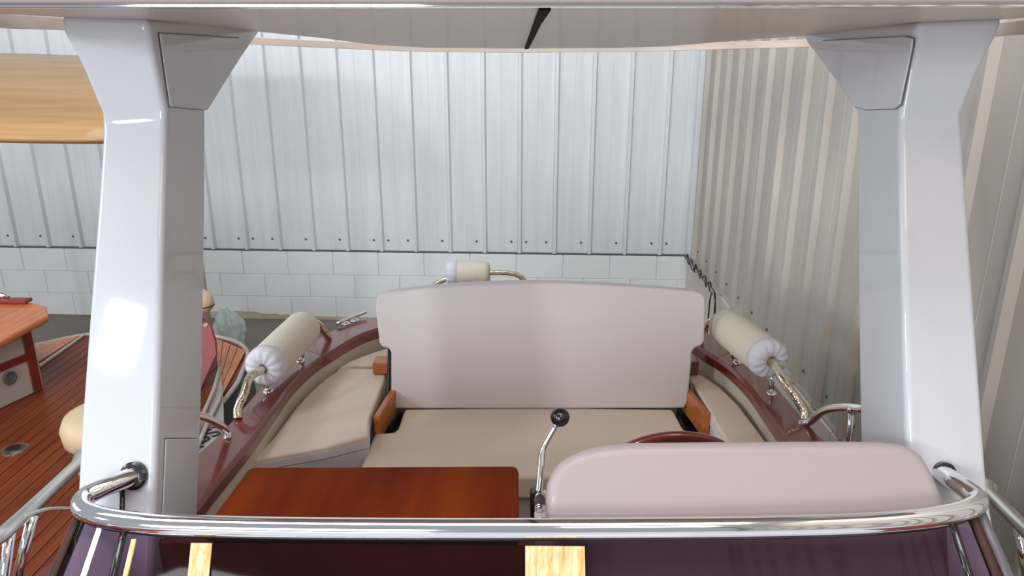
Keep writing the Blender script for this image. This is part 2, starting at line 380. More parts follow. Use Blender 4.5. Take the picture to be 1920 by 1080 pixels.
# ---- hardtop
aftp = [(-60, 14, 1.40), (0, 20, 1.52), (60, 25, 1.72), (130, 31, 1.95), (290, 44, 2.18), (490, 60, 2.36), (600, 71, 2.45), (700, 84, 2.52), (800, 89.5, 2.58), (975, 91, 2.60), (1150, 90, 2.58), (1250, 87, 2.52), (1380, 76, 2.45), (1500, 68, 2.36), (1700, 50, 2.18), (1850, 38, 1.95), (1900, 32, 1.72), (1935, 27, 1.52), (2010, 20, 1.40)]
aft = [P(x, y, Y=Y) for x, y, Y in aftp]
grid = []; NR = 9
def near_pt(a):  # straight front edge at Y = 1.30, level
    q = P(975, 11, Y=1.30); return Vector((a.x, 1.30, q.z))
for j in range(NR):
    t = j/(NR-1); grid.append([near_pt(a).lerp(a, t) for a in aft])
TH = 0.07
bot = [p for r in grid for p in r]; topv = [Vector((p.x, p.y, EYE+0.075+TH)) for r in grid for p in r]
na = len(aft); fs = []
for j in range(NR-1):
    for i in range(na-1):
        q = (j*na+i, j*na+i+1, (j+1)*na+i+1, (j+1)*na+i); fs.append(q); fs.append(tuple(k+len(bot) for k in reversed(q)))
o_ = len(bot)
for i in range(na-1): fs += [(i, i+o_, i+1+o_, i+1), ((NR-1)*na+i, (NR-1)*na+i+1, (NR-1)*na+i+1+o_, (NR-1)*na+i+o_)]
for j in range(NR-1): fs += [(j*na, (j+1)*na, (j+1)*na+o_, j*na+o_), (j*na+na-1, j*na+na-1+o_, (j+1)*na+na-1+o_, (j+1)*na+na-1)]
top_ = obj('hardtop', (bot+topv, fs), GELS, boat)
# polished trim along the front lip and glossy fascia
q = P(975, 11, Y=1.30).z
xe = aft[-1].x; xs = aft[0].x
obj('edge_trim', box(xs, xe, 1.268, 1.300, q-0.004, q+0.004), CHROME, top_, bevel=0.0015)
obj('fascia', box(xs-0.02, xe+0.02, 1.235, 1.268, q+0.0, q+0.10), FASC, top_, bevel=0.008, seg=3)
# aft rim beam outside the slot
rimp = [(-80, 22, 1.50), (0, 38, 1.75), (60, 42, 1.95), (130, 46, 2.15), (290, 62, 2.45), (480, 76.5, 2.66), (620, 83.5, 2.74), (780, 90, 2.80), (975, 92, 2.83), (1200, 90, 2.80), (1330, 86.5, 2.74), (1500, 81.5, 2.66), (1700, 70, 2.45), (1850, 58, 2.15), (1900, 53, 1.95), (1940, 50, 1.75), (2020, 40, 1.50)]
rp = spline([P(x, y, Y=Y) for x, y, Y in rimp], 4)
rr = []
for i, p in enumerate(rp):
    hh = 0.012 if 0.9 > abs(p.x) else 0.012+0.004*min(1, (abs(p.x)-0.9)*4)
    rr.append([p+Vector((0, -0.02, -hh)), p+Vector((0, 0.03, -hh)), p+Vector((0, 0.03, hh)), p+Vector((0, -0.02, hh))])
obj('aft_rim', loft(rr), GELS, top_, bevel=0.004)
for xx in (-0.97, 1.02):   # brackets tying the rim to the top, above the pillars
    obj('rim_bracket', box(xx-0.03, xx+0.03, 1.72, 2.24, EYE+0.08, EYE+0.12), GELS, top_)
# dark slanted strip under the top
def under(x, y, Y): return P(x, y, Y=Y)
cs = [((1012, 13), (1033, 13), 1.31), ((1001, 40), (1014, 40), 1.60), ((993, 62), (1003, 62), 1.95), ((984, 87), (991, 87), 2.52)]
vs = []
for a_, b_, Y in cs:
    for (x, y) in (a_, b_):
        t = (Y-1.30)/1.30; z = q+(aft[9].z-q)*t
        X = P(x, y, Y=Y).x; vs.append(Vector((X, Y, z-0.006)))
v2 = [v+Vector((0, 0, 0.007)) for v in vs]; fsx = []
for i in range(3):
    a0 = 2*i; fsx += [(a0, a0+1, a0+3, a0+2), (a0+8, a0+10, a0+11, a0+9), (a0, a0+2, a0+10, a0+8), (a0+1, a0+9, a0+11, a0+3)]
fsx += [(0, 8, 9, 1), (6, 7, 15, 14)]
obj('center_strip', (vs+v2, fsx), DKSTRIP, top_)['label'] = 'dark brown narrow strip slanting across the underside'

# ---- windshield
rl = [(272, 884, 1.475), (249, 893, 1.432), (203, 911, 1.39), (163, 930, 1.36), (152, 946, 1.33), (163, 960, 1.31), (195, 970, 1.297), (250, 978, 1.290), (340, 984, 1.288), (600, 989, 1.288), (975, 990.5, 1.288), (1350, 988, 1.288), (1600, 982, 1.288), (1720, 973, 1.290), (1785, 963, 1.30), (1822, 951, 1.315), (1833, 937, 1.34), (1815, 920, 1.37), (1788, 902, 1.41), (1762, 884, 1.465)]
rail = [P(x, y, Y=Y) for x, y, Y in rl]
wf = obj('windshield_rail', tube(spline(rail, 8), 0.0205, 20), CHROME, boat, smooth=True)
for s_, e in ((-1, P(250, 892.5, Y=1.430)), (1, P(1772, 887, Y=1.452))):
    dv = Vector((0.09*s_, -0.93, 0.35))
    obj('grommet', lathe([(0.019, -0.012), (0.031 if s_ < 0 else 0.024, -0.010), (0.031 if s_ < 0 else 0.024, 0.003), (0.026 if s_ < 0 else 0.023, 0.006), (0.019, 0.006)], e, dv, 24), BLACK, wf, smooth=False)['label'] = 'black rubber ring where the rail enters the pillar'
# glass below the rail: three panes following the rail, raked forward
rs = spline(rail[3:17], 4)
base = []
for p in rs:
    out = max(0.0, (abs(p.x)-0.70))/0.25
    base.append(Vector((p.x*(1+0.10*out), p.y-0.115-0.03*out, GZ-0.01)))
def pane_seg(i0, i1, th, m, name, par, off=0.0, lab=None, sm=True):
    A = [rs[i]+Vector((0, 0, -0.012)) for i in range(i0, i1+1)]; B = base[i0:i1+1]
    k = len(A); v = []; 
    for j in range(k):
        tt = (A[min(j+1, k-1)]-A[max(j-1, 0)]).normalized(); dn = (B[j]-A[j]).normalized(); nn = tt.cross(dn).normalized()
        v += [A[j]+nn*off, B[j]+nn*off, B[j]+nn*(off+th), A[j]+nn*(off+th)]
    f = []
    for j in range(k-1):
        for e in range(4): f.append((j*4+e, j*4+(e+1) % 4, (j+1)*4+(e+1) % 4, (j+1)*4+e))
    f += [(0, 1, 2, 3), tuple((k-1)*4+e for e in (3, 2, 1, 0))]
    o = obj(name, (v, f), m, par, smooth=False)
    if lab: o['label'] = lab
    return o
nseg = len(rs)-1
def idx(px):   # index of the rail sample nearest a given lateral position
    X = P(px, 985, Y=1.29).x
    return min(range(len(rs)), key=lambda i: abs(rs[i].x-X)+(10 if rs[i].y > 1.345 else 0))
iL, iR = idx(232), idx(1785)
def single(i0, i1, name):  # one sheet: no thickness doubling of the tint
    A = [rs[i]+Vector((0, 0, -0.010)) for i in range(i0, i1+1)]; B = base[i0:i1+1]; k = len(A)
    o = obj(name, (A+B, [(j, j+1, k+j+1, k+j) for j in range(k-1)]), GLASS, boat, smooth=True); return o
single(1, iL, 'windshield_pane'); single(iL, iR, 'windshield_pane'); single(iR, nseg-1, 'windshield_pane')
for i, m_, r_ in ((iL, BLACK, 0.007), (iR, BLACK, 0.007), (1, SEAL, 0.013), (nseg-1, SEAL, 0.013), (4, CAULK, 0.010), (nseg-4, CAULK, 0.010)):
    obj('pane_seal' if m_ is not SEAL else 'frame_post', tube([rs[i]+Vector((0, 0, -0.012)), base[i]], r_, 8, r_*1.15), m_, boat, smooth=True)
obj('pane_gasket', tube([p+Vector((0, -0.002, -0.0215)) for p in rs[2:-2]], 0.006, 8), BLACK, boat, smooth=True)
obj('windshield_base', tube([p+Vector((0, 0, -0.005)) for p in base], 0.016, 8), GEL, boat, smooth=True)
# pale golden strips of unknown material, added on the outside of the front pane
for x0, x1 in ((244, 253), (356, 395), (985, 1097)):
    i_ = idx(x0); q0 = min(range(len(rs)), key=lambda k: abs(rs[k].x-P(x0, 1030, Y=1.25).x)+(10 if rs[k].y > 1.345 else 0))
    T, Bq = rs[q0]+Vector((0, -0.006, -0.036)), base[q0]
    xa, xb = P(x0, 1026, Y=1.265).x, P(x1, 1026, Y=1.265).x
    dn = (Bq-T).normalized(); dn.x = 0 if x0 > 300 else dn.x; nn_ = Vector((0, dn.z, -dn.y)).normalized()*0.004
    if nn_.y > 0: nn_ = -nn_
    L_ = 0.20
    o = obj('golden_strip', prism([Vector((xa, T.y, T.z))+nn_*2, Vector((xb, T.y, T.z))+nn_*2, Vector((xb, T.y, T.z))+dn*L_+nn_*2, Vector((xa, T.y, T.z))+dn*L_+nn_*2], nn_), GOLDST, boat); o['label'] = 'pale golden strip against the tinted windshield'
# small post inside the left corner
for (x, y, Y, x2, y2) in ((228, 918, 1.42, 232, 985), ):
    obj('corner_post', tube([P(x, y, Y=Y), P(x2, y2+40, Y=Y-0.03)], 0.006, 8), BLACK, boat, smooth=True)

# ---- handrails on the cap rail
def handrail(path, r, posts, m=CHROME, m_end=None, parent=boat, label=None):
    h = obj('handrail', tube(spline(path, 8), r, 14), m, parent, smooth=True)
    if label: h['label'] = label
    for a_, b_ in posts:
        obj('rail_post', join(tube([a_, b_], 0.0085, 10), lathe([(0.018, 0), (0.018, 0.006), (0.010, 0.012)], b_, (0, 0, 1), 14), lathe([(0.013, -0.01), (0.014, 0), (0.013, 0.012)], a_, (0, 1, 0.0), 10)), CHROME, h, smooth=True)
    return h
A1, A2 = P(498, 686, Y=2.32), P(567, 617, Y=2.63)
dA = (A2-A1).normalized()
pL = [Vector((-0.895, 2.13, GZ+0.006)), Vector((-0.897, 2.15, GZ+0.035)), P(460, 735, Y=2.185), P(470, 706, Y=2.24), A1, A2, A2+dA*0.06, A2+dA*0.12+Vector((0.004, 0, -0.025)), A2+dA*0.165+Vector((0.012, 0, -0.075)), Vector((A2.x+0.045, A2.y+0.19, GZ+0.004))]
pL[2] = P(458, 738, Y=2.18)
handrail(pL, 0.0145, [(P(490, 700, Y=2.34), Vector((-0.865, 2.335, GZ))), (P(572, 640, Y=2.62), Vector((-0.828, 2.60, GZ)))], CHROMEG, label='curved steel rail with painted gold reflections on the left cap')
B1, B2 = P(1440, 672, Y=2.34), P(1362, 612, Y=2.64)
dB = (B2-B1).normalized()
pR = [Vector((0.905, 2.14, GZ+0.006)), Vector((0.905, 2.16, GZ+0.035)), P(1470, 715, Y=2.22), P(1455, 690, Y=2.28), B1, B2, B2+dB*0.06, B2+dB*0.12+Vector((-0.004, 0, -0.025)), B2+dB*0.165+Vector((-0.012, 0, -0.075)), Vector((B2.x-0.045, B2.y+0.19, GZ+0.004))]
handrail(pR, 0.0145, [(P(1447, 690, Y=2.35), Vector((0.865, 2.335, GZ))), (P(1355, 636, Y=2.63), Vector((0.82, 2.60, GZ)))], CHROMEG, label='curved steel rail with painted gold reflections on the right cap')
# stern rail behind the backrest
handrail([Vector((-0.46, 3.24, GZ+0.004)), Vector((-0.43, 3.245, GZ+0.05)), Vector((-0.36, 3.26, GZ+0.118)), Vector((-0.2, 3.27, GZ+0.15)), Vector((-0.05, 3.27, GZ+0.155)), Vector((0.02, 3.27, GZ+0.12)), Vector((0.05, 3.27, GZ+0.004))], 0.012, [], CHROMEG, label='curved steel rail with painted gold reflections across the stern')
# short rails coming out from behind the pillars
handrail([Vector((-0.88, 2.0, GZ+0.003)), P(425, 808, Y=2.02), P(400, 790, Y=1.96), P(378, 781, Y=1.90), P(350, 776, Y=1.82), P(330, 790, Y=1.74), Vector((-0.93, 1.70, GZ+0.003))], 0.012, [], CHROME)
pr = [Vector((0.885, 2.12, GZ+0.003)), P(1520, 790, Y=2.10), P(1545, 770, Y=2.05), P(1575, 764, Y=1.99), P(1608, 766, Y=1.92), P(1650, 780, Y=1.84), Vector((0.985, 1.76, GZ+0.003))]
handrail(pr, 0.012, [(P(1597, 768, Y=1.94), Vector((0.955, 1.93, GZ)))], CHROME)
# bow side rails running forward
for s in (-1, 1):
    if s < 0:
        pts = [Vector((-1.00, 1.80, GZ+0.004)), P(168, 852, Y=1.72), P(140, 876, Y=1.62), P(70, 942, Y=1.44), P(0, 1006, Y=1.30), P(-60, 1060, Y=1.19), Vector((-1.06, 1.0, GZ+0.0))]
        posts = [(P(20, 990, Y=1.335), P(5, 1100, Y=1.30))]
    else:
        pts = [Vector((1.00, 1.80, GZ+0.004)), P(1835, 905, Y=1.66), P(1860, 930, Y=1.58), P(1905, 976, Y=1.46), P(1960, 1030, Y=1.33), P(2010, 1080, Y=1.22), Vector((1.10, 1.05, GZ+0.0))]
        posts = [(P(1907, 980, Y=1.455), P(1930, 1100, Y=1.43))]
    h = obj('bow_rail', tube(spline(pts, 8), 0.016, 14), BRUSH, boat, smooth=True)
    for a_, b_ in posts: obj('rail_post', tube([a_, b_, b_+Vector((0, 0, GZ-b_.z))] if b_.z > GZ+0.002 else [a_, b_], 0.011, 10), CHROME, h, smooth=True)
    if s < 0:
        br = [P(45, 970, Y=1.37), P(66, 961, Y=1.40), P(95, 954, Y=1.44), P(136, 953, Y=1.50)]
        obj('rail_brace', tube(spline(br, 5), 0.006, 8, 0.004), BRUSH, h, smooth=True)
        obj('rail_post', tube([P(62, 966, Y=1.395), P(26, 1100, Y=1.36)], 0.011, 10), CHROME, h, smooth=True)
# cleat on the left quarter
ca = P(655, 606, Y=3.02)
cl = obj('mooring_cleat', join(tube([P(632, 607, Y=2.96), P(640, 603, Y=2.98), P(668, 592, Y=3.05), P(686, 585, Y=3.09)], 0.0075, 10)), CHROME, boat, smooth=True)
for (x, y, Y) in ((648, 601, 3.0), (664, 594, 3.04)):
    t = P(x, y, Y=Y); obj('cleat_foot', join(tube([t, Vector((t.x, t.y, GZ+0.004))], 0.007, 10), lathe([(0.020, 0), (0.018, 0.006)], Vector((t.x, t.y, GZ+0.003)), (0, 0, 1), 12)), CHROME, cl, smooth=True)

# ---- padded rolls on the rails
def roll(a_, b_, r, lab):
    d_ = (b_-a_).normalized(); L = (b_-a_).length
    t = thing('rail_pad', lab, 'padding', a_.lerp(b_, 0.5)-Vector((0, 0, r)), 'cream padded rolls on the steel rails')
    prof = [(0.0175, 0.0), (r*0.72, 0.001), (r*0.93, 0.008), (r, 0.024), (r*1.01, L*0.5), (r, L-0.026), (r*0.93, L-0.009), (r*0.72, L-0.001), (0.0175, L)]
    v, f = lathe(prof, a_, d_, 32); f = f[:-2]; f += [(k, (k+1) % 32, 8*32+(k+1) % 32, 8*32+k) for k in range(32)]
    obj('padded_cover', (v, f), TERRY, t, smooth=True)
    # folded white end of the cover, gathered lightly round the rail
    ax = d_.orthogonal().normalized(); bx = d_.cross(ax); N_ = 72; rg = []
    for rr_, off, am in ((0.0165, -0.004, 0), (0.0165, 0.004, 0.000), (r*0.55, 0.0085, 0.0016), (r*0.84, 0.006, 0.0020), (r*0.965, -0.004, 0.0010), (r*1.02, -0.018, 0.0006), (r*1.02, -0.042, 0.0003), (r*0.99, -0.043, 0)):
        rg.append([a_+(ax*math.cos(2*PI*k/N_)+bx*math.sin(2*PI*k/N_))*(rr_+am*0.5*math.sin(k*2*PI/6))-d_*(off+am*math.sin(k*2*PI/6)) for k in range(N_)])
    pet = [loft(rg, cap=False)]
    e = obj('folded_end', join(*pet), TERRYW, t, smooth=True); e['label'] = 'white gathered end of the cover'
    return t
roll(A1-dA*0.02, A2+dA*0.03, 0.067, 'cream padded roll round the left side rail near the pillar')
roll(B1-dB*0.02, B2+dB*0.03, 0.067, 'cream padded roll round the right side rail against the ribbed wall')
roll(Vector((-0.325, 3.275, GZ+0.152)), Vector((-0.135, 3.272, GZ+0.152)), 0.055, 'short pale roll on the stern rail peeping above the backrest')

# ================================================================== BENCH SEAT
bench = thing('bench_seat', 'wide white bench seat with tall curved backrest in the cockpit', 'seat', (0.08, 2.4, 0.60))
BH_ = 1.27; BZ = EYE-BH_
pbot = P(1012, 768, Z=BZ); ptop = Vector((0, 2.60, EYE-2.60*0.3096))
nrm = Vector((0, ptop.z-pbot.z, -(ptop.y-pbot.y))).normalized()
outl = [(740, 767), (733, 740), (733, 662), (729, 654), (716, 651), (711, 643), (704, 580), (705, 562), (712, 552), (724, 548), (790, 540), (860, 534), (940, 530.5), (1010, 529.5), (1080, 531), (1150, 534.5), (1230, 540), (1300, 546), (1316, 550), (1323, 558), (1324, 572), (1321, 640), (1317, 648), (1304, 652), (1298, 660), (1297, 680), (1290, 755), (1284, 766)]
bp_ = [PN(x, y, pbot, nrm) for x, y in outl]
back = obj('backrest', prism(bp_, nrm*(-1 if nrm.y < 0 else 1)*0.10), VINYL, bench, bevel=0.018, seg=5)
# piping bead just inside the front edge
cen = sum(bp_, Vector())/len(bp_)
fn = nrm if nrm.y < 0 else -nrm
so = [(700, 893), (702, 812), (738, 809), (746, 802), (758, 766), (1010, 762), (1262, 766), (1282, 803), (1292, 810), (1340, 814), (1372, 893)]
so[0] = (668, 893)
sp = [PH(x, y, BH_) for x, y in so]
obj('seat_cushion', prism(sp, (0, 0, -0.085)), SEATV, bench, bevel=0.014, seg=4)
cen2 = sum(sp, Vector())/len(sp)
xs0, xs1 = min(p.x for p in sp), max(p.x for p in sp); ys0 = min(p.y for p in sp)
obj('seat_base', box(xs0+0.02, xs1-0.02, ys0+0.04, 2.62, 0.602, BZ-0.090), LINER, bench, bevel=0.01)
for xa_, xb_ in ((-0.50, -0.44), (0.61, 0.65)): obj('hinge_frame', box(xa_, xb_, 2.30, 2.62, BZ-0.088, BZ-0.045), DARK, bench)
for s, X in ((-1, -0.492), (1, 0.632)):
    t = [Vector((X, 2.50, BZ-0.045)), Vector((X, 2.535, BZ+0.02)), Vector((X+0.003, 2.59, BZ+0.16)), Vector((X+0.003, 2.63, BZ+0.25))]
    obj('hinge_arm', tube(t, 0.007, 8), DARK, bench, smooth=True)
    obj('hinge_bolt', disc(Vector((X+0.01*s*-1, 2.53, BZ-0.01)), (1, 0, 0), 0.008, 0.012), CHROME, bench)
# orange wooden side boards
for pts_ in (((700, 712, 780, 814), (733, 728)), ((1333, 1321, 776, 812), (1298, 732))):
    (x0, x1, y0, y1), (fx, fy) = pts_
    a_ = P(x0, y0, Z=SZ); b_ = P(x1, y0, Y=a_.y); f_ = P(fx, fy, Z=SZ)
    zb = P(x0, y1, Y=a_.y).z; dx = Vector((b_.x-a_.x, 0, 0))
    g_ = f_+(f_-a_)*0.35; g_.z = SZ
    pr_ = [Vector((a_.x, a_.y, SZ)), Vector((a_.x, a_.y, SZ))+dx, g_+dx, g_]
    obj('side_board', prism(pr_, (0, 0, zb-SZ-0.02)), TEAK, bench, bevel=0.003)
# mahogany blocks behind the backrest shoulders
o = box(P(698, 680, Y=2.655).x, -0.44, 2.655, 2.735, SZ+0.004, SZ+0.050); obj('shoulder_block', o, TEAK, bench, bevel=0.004)
o = box(0.60, P(1312, 670, Y=2.66).x, 2.66, 2.74, SZ+0.004, SZ+0.060); obj('shoulder_block', o, MAH, bench, bevel=0.004)

# ================================================================== TABLE, HELM
TZ = EYE-1.0
tb = thing('wooden_table', 'varnished brown mahogany table top left of the helm console', 'table', (-0.38, 1.55, 0.60))
tp = [PH(466, 878, 1.0), PH(480, 875.5, 1.0), PH(962, 873, 1.0), PH(970, 876, 1.0), PH(972.5, 884, 1.0)]
yn = BK-0.005
fr_ = PH(405, 962, 1.0)
tp += [Vector((PH(972.5, 962, 1.0).x, yn, TZ)), Vector((fr_.x-0.005, yn, TZ))]
obj('tabletop', prism(tp, (0, 0, -0.032)), TABLE, tb, bevel=0.006, seg=3)
obj('pedestal', join(tube([(-0.38, 1.54, 0.604), (-0.38, 1.54, TZ-0.034)], 0.035, 20), lathe([(0.14, 0), (0.13, 0.015), (0.05, 0.03)], (-0.38, 1.54, 0.602), (0, 0, 1), 24)), BRUSH, tb, smooth=True)

helm = thing('helm_console', 'rounded pinkish white helm console with wooden wheel and chrome lever', 'console', (0.47, 1.5, 0.60))
p0 = Vector((0, 1.335, EYE-0.935)); p1 = Vector((0, 1.415, EYE-0.790)); nn = Vector((0, -(p1.z-p0.z), p1.y-p0.y)).normalized()
po = [(1035, 1110), (1026, 985), (1024, 940), (1027, 910), (1036, 888), (1052, 868), (1072, 854), (1096, 844), (1130, 836), (1180, 831), (1400, 829), (1600, 828), (1660, 829), (1695, 833), (1718, 842), (1736, 856), (1752, 884), (1770, 925), (1782, 955), (1790, 1110)]
pod = [PN(x, y, p0, nn) for x, y in po]
obj('console_cover', prism(pod, -nn*0.075), PODM, helm, bevel=0.024, seg=6)
obj('console_body', box(0.10, 0.80, 1.425, 1.56, 0.602, EYE-0.93), LINER, helm, bevel=0.02, seg=3)
# wheel
vx = Vector((1, 0, 0)); vv = Vector((0, -0.42, 0.907)).normalized(); wc = P(1256, 893, Y=1.80); wr = 0.182
wp_ = [wc+vx*math.cos(2*PI*k/48)*wr+vv*math.sin(2*PI*k/48)*wr for k in range(48)]
v, f = [], []
ax = vx.cross(vv)
for k in range(48):
    e = (wp_[k]-wc).normalized()
    for j in range(10):
        aa = 2*PI*j/10; v.append(wp_[k]+e*math.cos(aa)*0.016+ax*math.sin(aa)*0.013)
for k in range(48):
    for j in range(10): f.append((k*10+j, k*10+(j+1) % 10, ((k+1) % 48)*10+(j+1) % 10, ((k+1) % 48)*10+j))
wh = obj('steering_wheel', (v, f), MAH, helm, smooth=True); wh['label'] = 'round mahogany steering wheel behind the console'
for k in range(3):
    aa = PI/2+k*2*PI/3+0.0
    e = vx*math.cos(aa)+vv*math.sin(aa); sd = ax.cross(e)
    obj('wheel_spoke', prism([wc+e*0.02+sd*0.03-ax*0.004, wc+e*0.02-sd*0.03-ax*0.004, wc+e*(wr-0.01)-sd*0.045-ax*0.004, wc+e*(wr-0.01)+sd*0.045-ax*0.004], ax*0.008), MAH if k == 0 else MAH, wh, bevel=0.003)
obj('wheel_hub', disc(wc-ax*0.02, ax, 0.035, 0.04, 20), CHROME, wh, bevel=0.004)
cb = ax if ax.y < 0 else -ax
obj('steering_column', tube([wc+cb*0.02, Vector((wc.x, 1.55, wc.z-0.10))], 0.02, 12), BLACK, helm, smooth=True)
# throttle
kb = P(1050, 782, Y=1.58)
lv = [kb, P(1040, 800, Y=1.575), P(1022, 832, Y=1.55), P(1016, 850, Y=1.535), P(1014, 880, Y=1.51), P(1010, 925, Y=1.475)]
th = obj('throttle_lever', tube(spline(lv, 5), 0.0068, 10, 0.0085), CHROME, helm, smooth=True)
obj('knob', ball(kb, 0.0228, 12), BLACK, th, smooth=True)['label'] = 'black ball knob'
bs = [(1001, 975), (1000, 938), (1004, 928), (1012, 924), (1021, 930), (1026, 942), (1026, 975)]
bq = [P(x, y, Y=1.470) for x, y in bs]
obj('lever_bracket', prism(bq, (0, 0.018, 0)), CHROME, th, bevel=0.003)
obj('lever_boot', prism([v+Vector((-0.008, 0.004, 0.002)) for v in bq], (0, 0.03, 0)), BLACK, th, bevel=0.003)
obj('pivot_bolt', disc(P(1011, 953, Y=1.469), (0, -1, 0), 0.008, 0.006), CHROME, th, bevel=0.002)
obj('lever_box', box(0.035, 0.085, 1.44, 1.56, 0.602, EYE-1.0), LINER, helm, bevel=0.006)

# ================================================================== NEIGHBOURING WOODEN BOAT
DH = 1.50; DZ = EYE-DH
nbt = thing('wooden_boat', 'varnished wooden boat with dark hull and teak deck, moored at the left', 'boat', (-2.4, 2.4, 0))
do = [(-1.36, 0.6), (-1.34, 2.0), (-1.33, 3.05), (-1.36, 3.35), (-1.43, 3.62), (-1.60, 3.79), (-1.90, 3.88), (-2.36, 3.86), (-2.62, 3.66), (-3.15, 3.2), (-3.35, 2.2), (-3.35, 0.6)]
DO = [(p.x, p.y) for p in spline([(x, y, 0) for x, y in do], 3)]
def dring(z, s): return [Vector((-2.35+(x+2.35)*s, 2.2+(y-2.2)*(0.4+0.6*s), z)) for x, y in DO]
obj('hull', loft([dring(DZ-0.02, 1.0), dring(DZ-0.2, 1.02), dring(0.3, 1.0), dring(0.0, 0.8)]), DARK, nbt, smooth=False)
obj('deck_base', prism([Vector((x, y, DZ-0.018)) for x, y in dring(0, 0.995) and [(p.x, p.y) for p in dring(0, 0.995)]], (0, 0, 0.010)), CAULK, nbt)
rimv = spline([(x, y, DZ) for x, y in do], 4)
obj('sheer_trim', tube(rimv, 0.012, 8), WARMW, nbt, smooth=True)['label'] = 'pale painted trim round the deck edge'
# teak planks clipped to the deck outline
def span(x):
    ys = []
    for i in range(len(DO)):
        (x0, y0), (x1, y1) = DO[i], DO[(i+1) % len(DO)]
        if (x0-x)*(x1-x) < 0: ys.append(y0+(y1-y0)*(x-x0)/(x1-x0))
    return (min(ys), max(ys)) if len(ys) >= 2 else None
PW = 0.052; x = -3.33
k = 0
while x < -1.36:
    s0, s1 = span(x+0.003), span(x+PW-0.003)
    if s0 and s1:
        zt = DZ-0.008
        v = [Vector((x+0.0018, s0[0]+0.01, zt)), Vector((x+PW-0.0018, s1[0]+0.01, zt)), Vector((x+PW-0.0018, s1[1]-0.015, zt)), Vector((x+0.0018, s0[1]-0.015, zt))]
        obj('plank', prism(v, (0, 0, 0.008)), DECKW if k % 3 else DECKD, nbt)
    x += PW; k += 1
# trim line and lighter after deck
a_, b_ = PH(72, 690, DH), PH(158, 630, DH)
sd = (b_-a_).normalized().cross(Vector((0, 0, 1)))*0.011
obj('deck_trim', prism([a_-sd, a_+sd, b_+sd*0.6, b_-sd*0.6], (0, 0, 0.012)), WARMW, nbt, bevel=0.003)
q_ = [PH(74, 680, DH), PH(150, 631, DH), PH(92, 645, DH), PH(60, 652, DH)]
obj('deck_panel', prism([p+Vector((0, 0, 0.001)) for p in q_], (0, 0, 0.006)), TEAK, nbt)
obj('deck_fitting', join(lathe([(0.050, 0), (0.050, 0.004), (0.036, 0.007)], PH(28, 843, DH)+Vector((0, 0, 0.0)), (0, 0, 1), 24)), BRUSH, nbt, smooth=False)
obj('deck_fitting', lathe([(0.028, 0.005), (0.026, 0.009)], PH(26, 843, DH), (0, 0, 1), 20), BLACK, nbt)
# cabin trunk at the far left
c0, c1 = PH(0, 768, DH), PH(84, 728, DH)
dirc = (c1-c0).normalized(); c0 = c0-dirc*0.5
TOPH = 1.19; hz = DH-TOPH
inw = Vector((-dirc.y, dirc.x, 0))
cw = 0.9
obj_w = prism([c0, c1, c1+inw*cw, c0+inw*cw], (0, 0, hz-0.0))
cabin = obj('cabin_trunk', obj_w, WARMW, nbt, bevel=0.008)
tt = [PH(90, 592, TOPH-0.03), PH(87, 574, TOPH-0.03), PH(60, 567, TOPH-0.03), PH(-90, 562, TOPH-0.03), PH(-90, 690, TOPH-0.03)]
obj('cabin_top', prism(tt, (0, 0, -0.03)), TEAK, cabin, bevel=0.008, seg=3)
ow = -inw*0.008
def onface(u, z): return c1-dirc*u+Vector((0, 0, z))
obj('mahogany_post', prism([onface(0.015, 0.01)+ow*0, onface(0.06, 0.01), onface(0.06, hz-0.01), onface(0.015, hz-0.01)], ow), MAH, cabin, bevel=0.002)
obj('mahogany_band', prism([onface(0.06, 0.165), onface(0.75, 0.165), onface(0.75, 0.20), onface(0.06, 0.20)], ow), MAH, cabin, bevel=0.002)
pc = PN(17, 708, c1, inw)
obj('porthole', lathe([(0.032, 0), (0.032, 0.008), (0.025, 0.010), (0.025, 0.003)], pc, -inw, 24), SEAL, cabin)
hq = PH(0, 571, TOPH-0.03)
obj('hatch', box(hq.x-0.6, P(46, 562, Y=hq.y).x, hq.y, hq.y+0.06, EYE-TOPH+0.0305, EYE-TOPH+0.048), REDV, cabin, bevel=0.005)
hc = P(4, 552, Y=hq.y+0.05)
obj('hatch_cleat', join(tube([hc+Vector((-0.05, 0, 0.01)), hc+Vector((0.03, 0.0, -0.012))], 0.01, 8), tube([hc, Vector((hc.x, hc.y, EYE-TOPH+0.045))], 0.012, 8)), CHROME, cabin, smooth=True)
# wooden canopy roof over its cabin
def canp(x, t):   # t 0 near edge .. 1 crest and beyond
    Y = 3.45+1.5*t; z = EYE-0.36+0.34*(1-(1-t)**2)-0.02*math.sin((x+3)*1.5)
    return Vector((x, Y, z))
cv = []; NXc, NYc = 10, 8
for j in range(NYc+1):
    for i in range(NXc+1): cv.append(canp(-4.2+i*(2.40/NXc), j/NYc))
cf = [(j*(NXc+1)+i, j*(NXc+1)+i+1, (j+1)*(NXc+1)+i+1, (j+1)*(NXc+1)+i) for j in range(NYc) for i in range(NXc)]
cn = obj('canopy', (cv, cf), TAN, nbt, smooth=True)
sm = cn.modifiers.new('solid', 'SOLIDIFY'); sm.thickness = 0.03; sm.offset = -1
cn['label'] = 'tan varnished wooden canopy roof'
for (x_, t_) in ((-1.90, 0.08), (-2.02, 0.72), (-4.0, 0.1), (-4.05, 0.8)):
    p = canp(x_, t_); zb = DZ if (p.y < 3.6 and x_ > -3) else 0.0
    obj('canopy_post', tube([(p.x, p.y, zb), (p.x, p.y, p.z-0.02)], 0.02, 10), WARMW, cn, smooth=True)
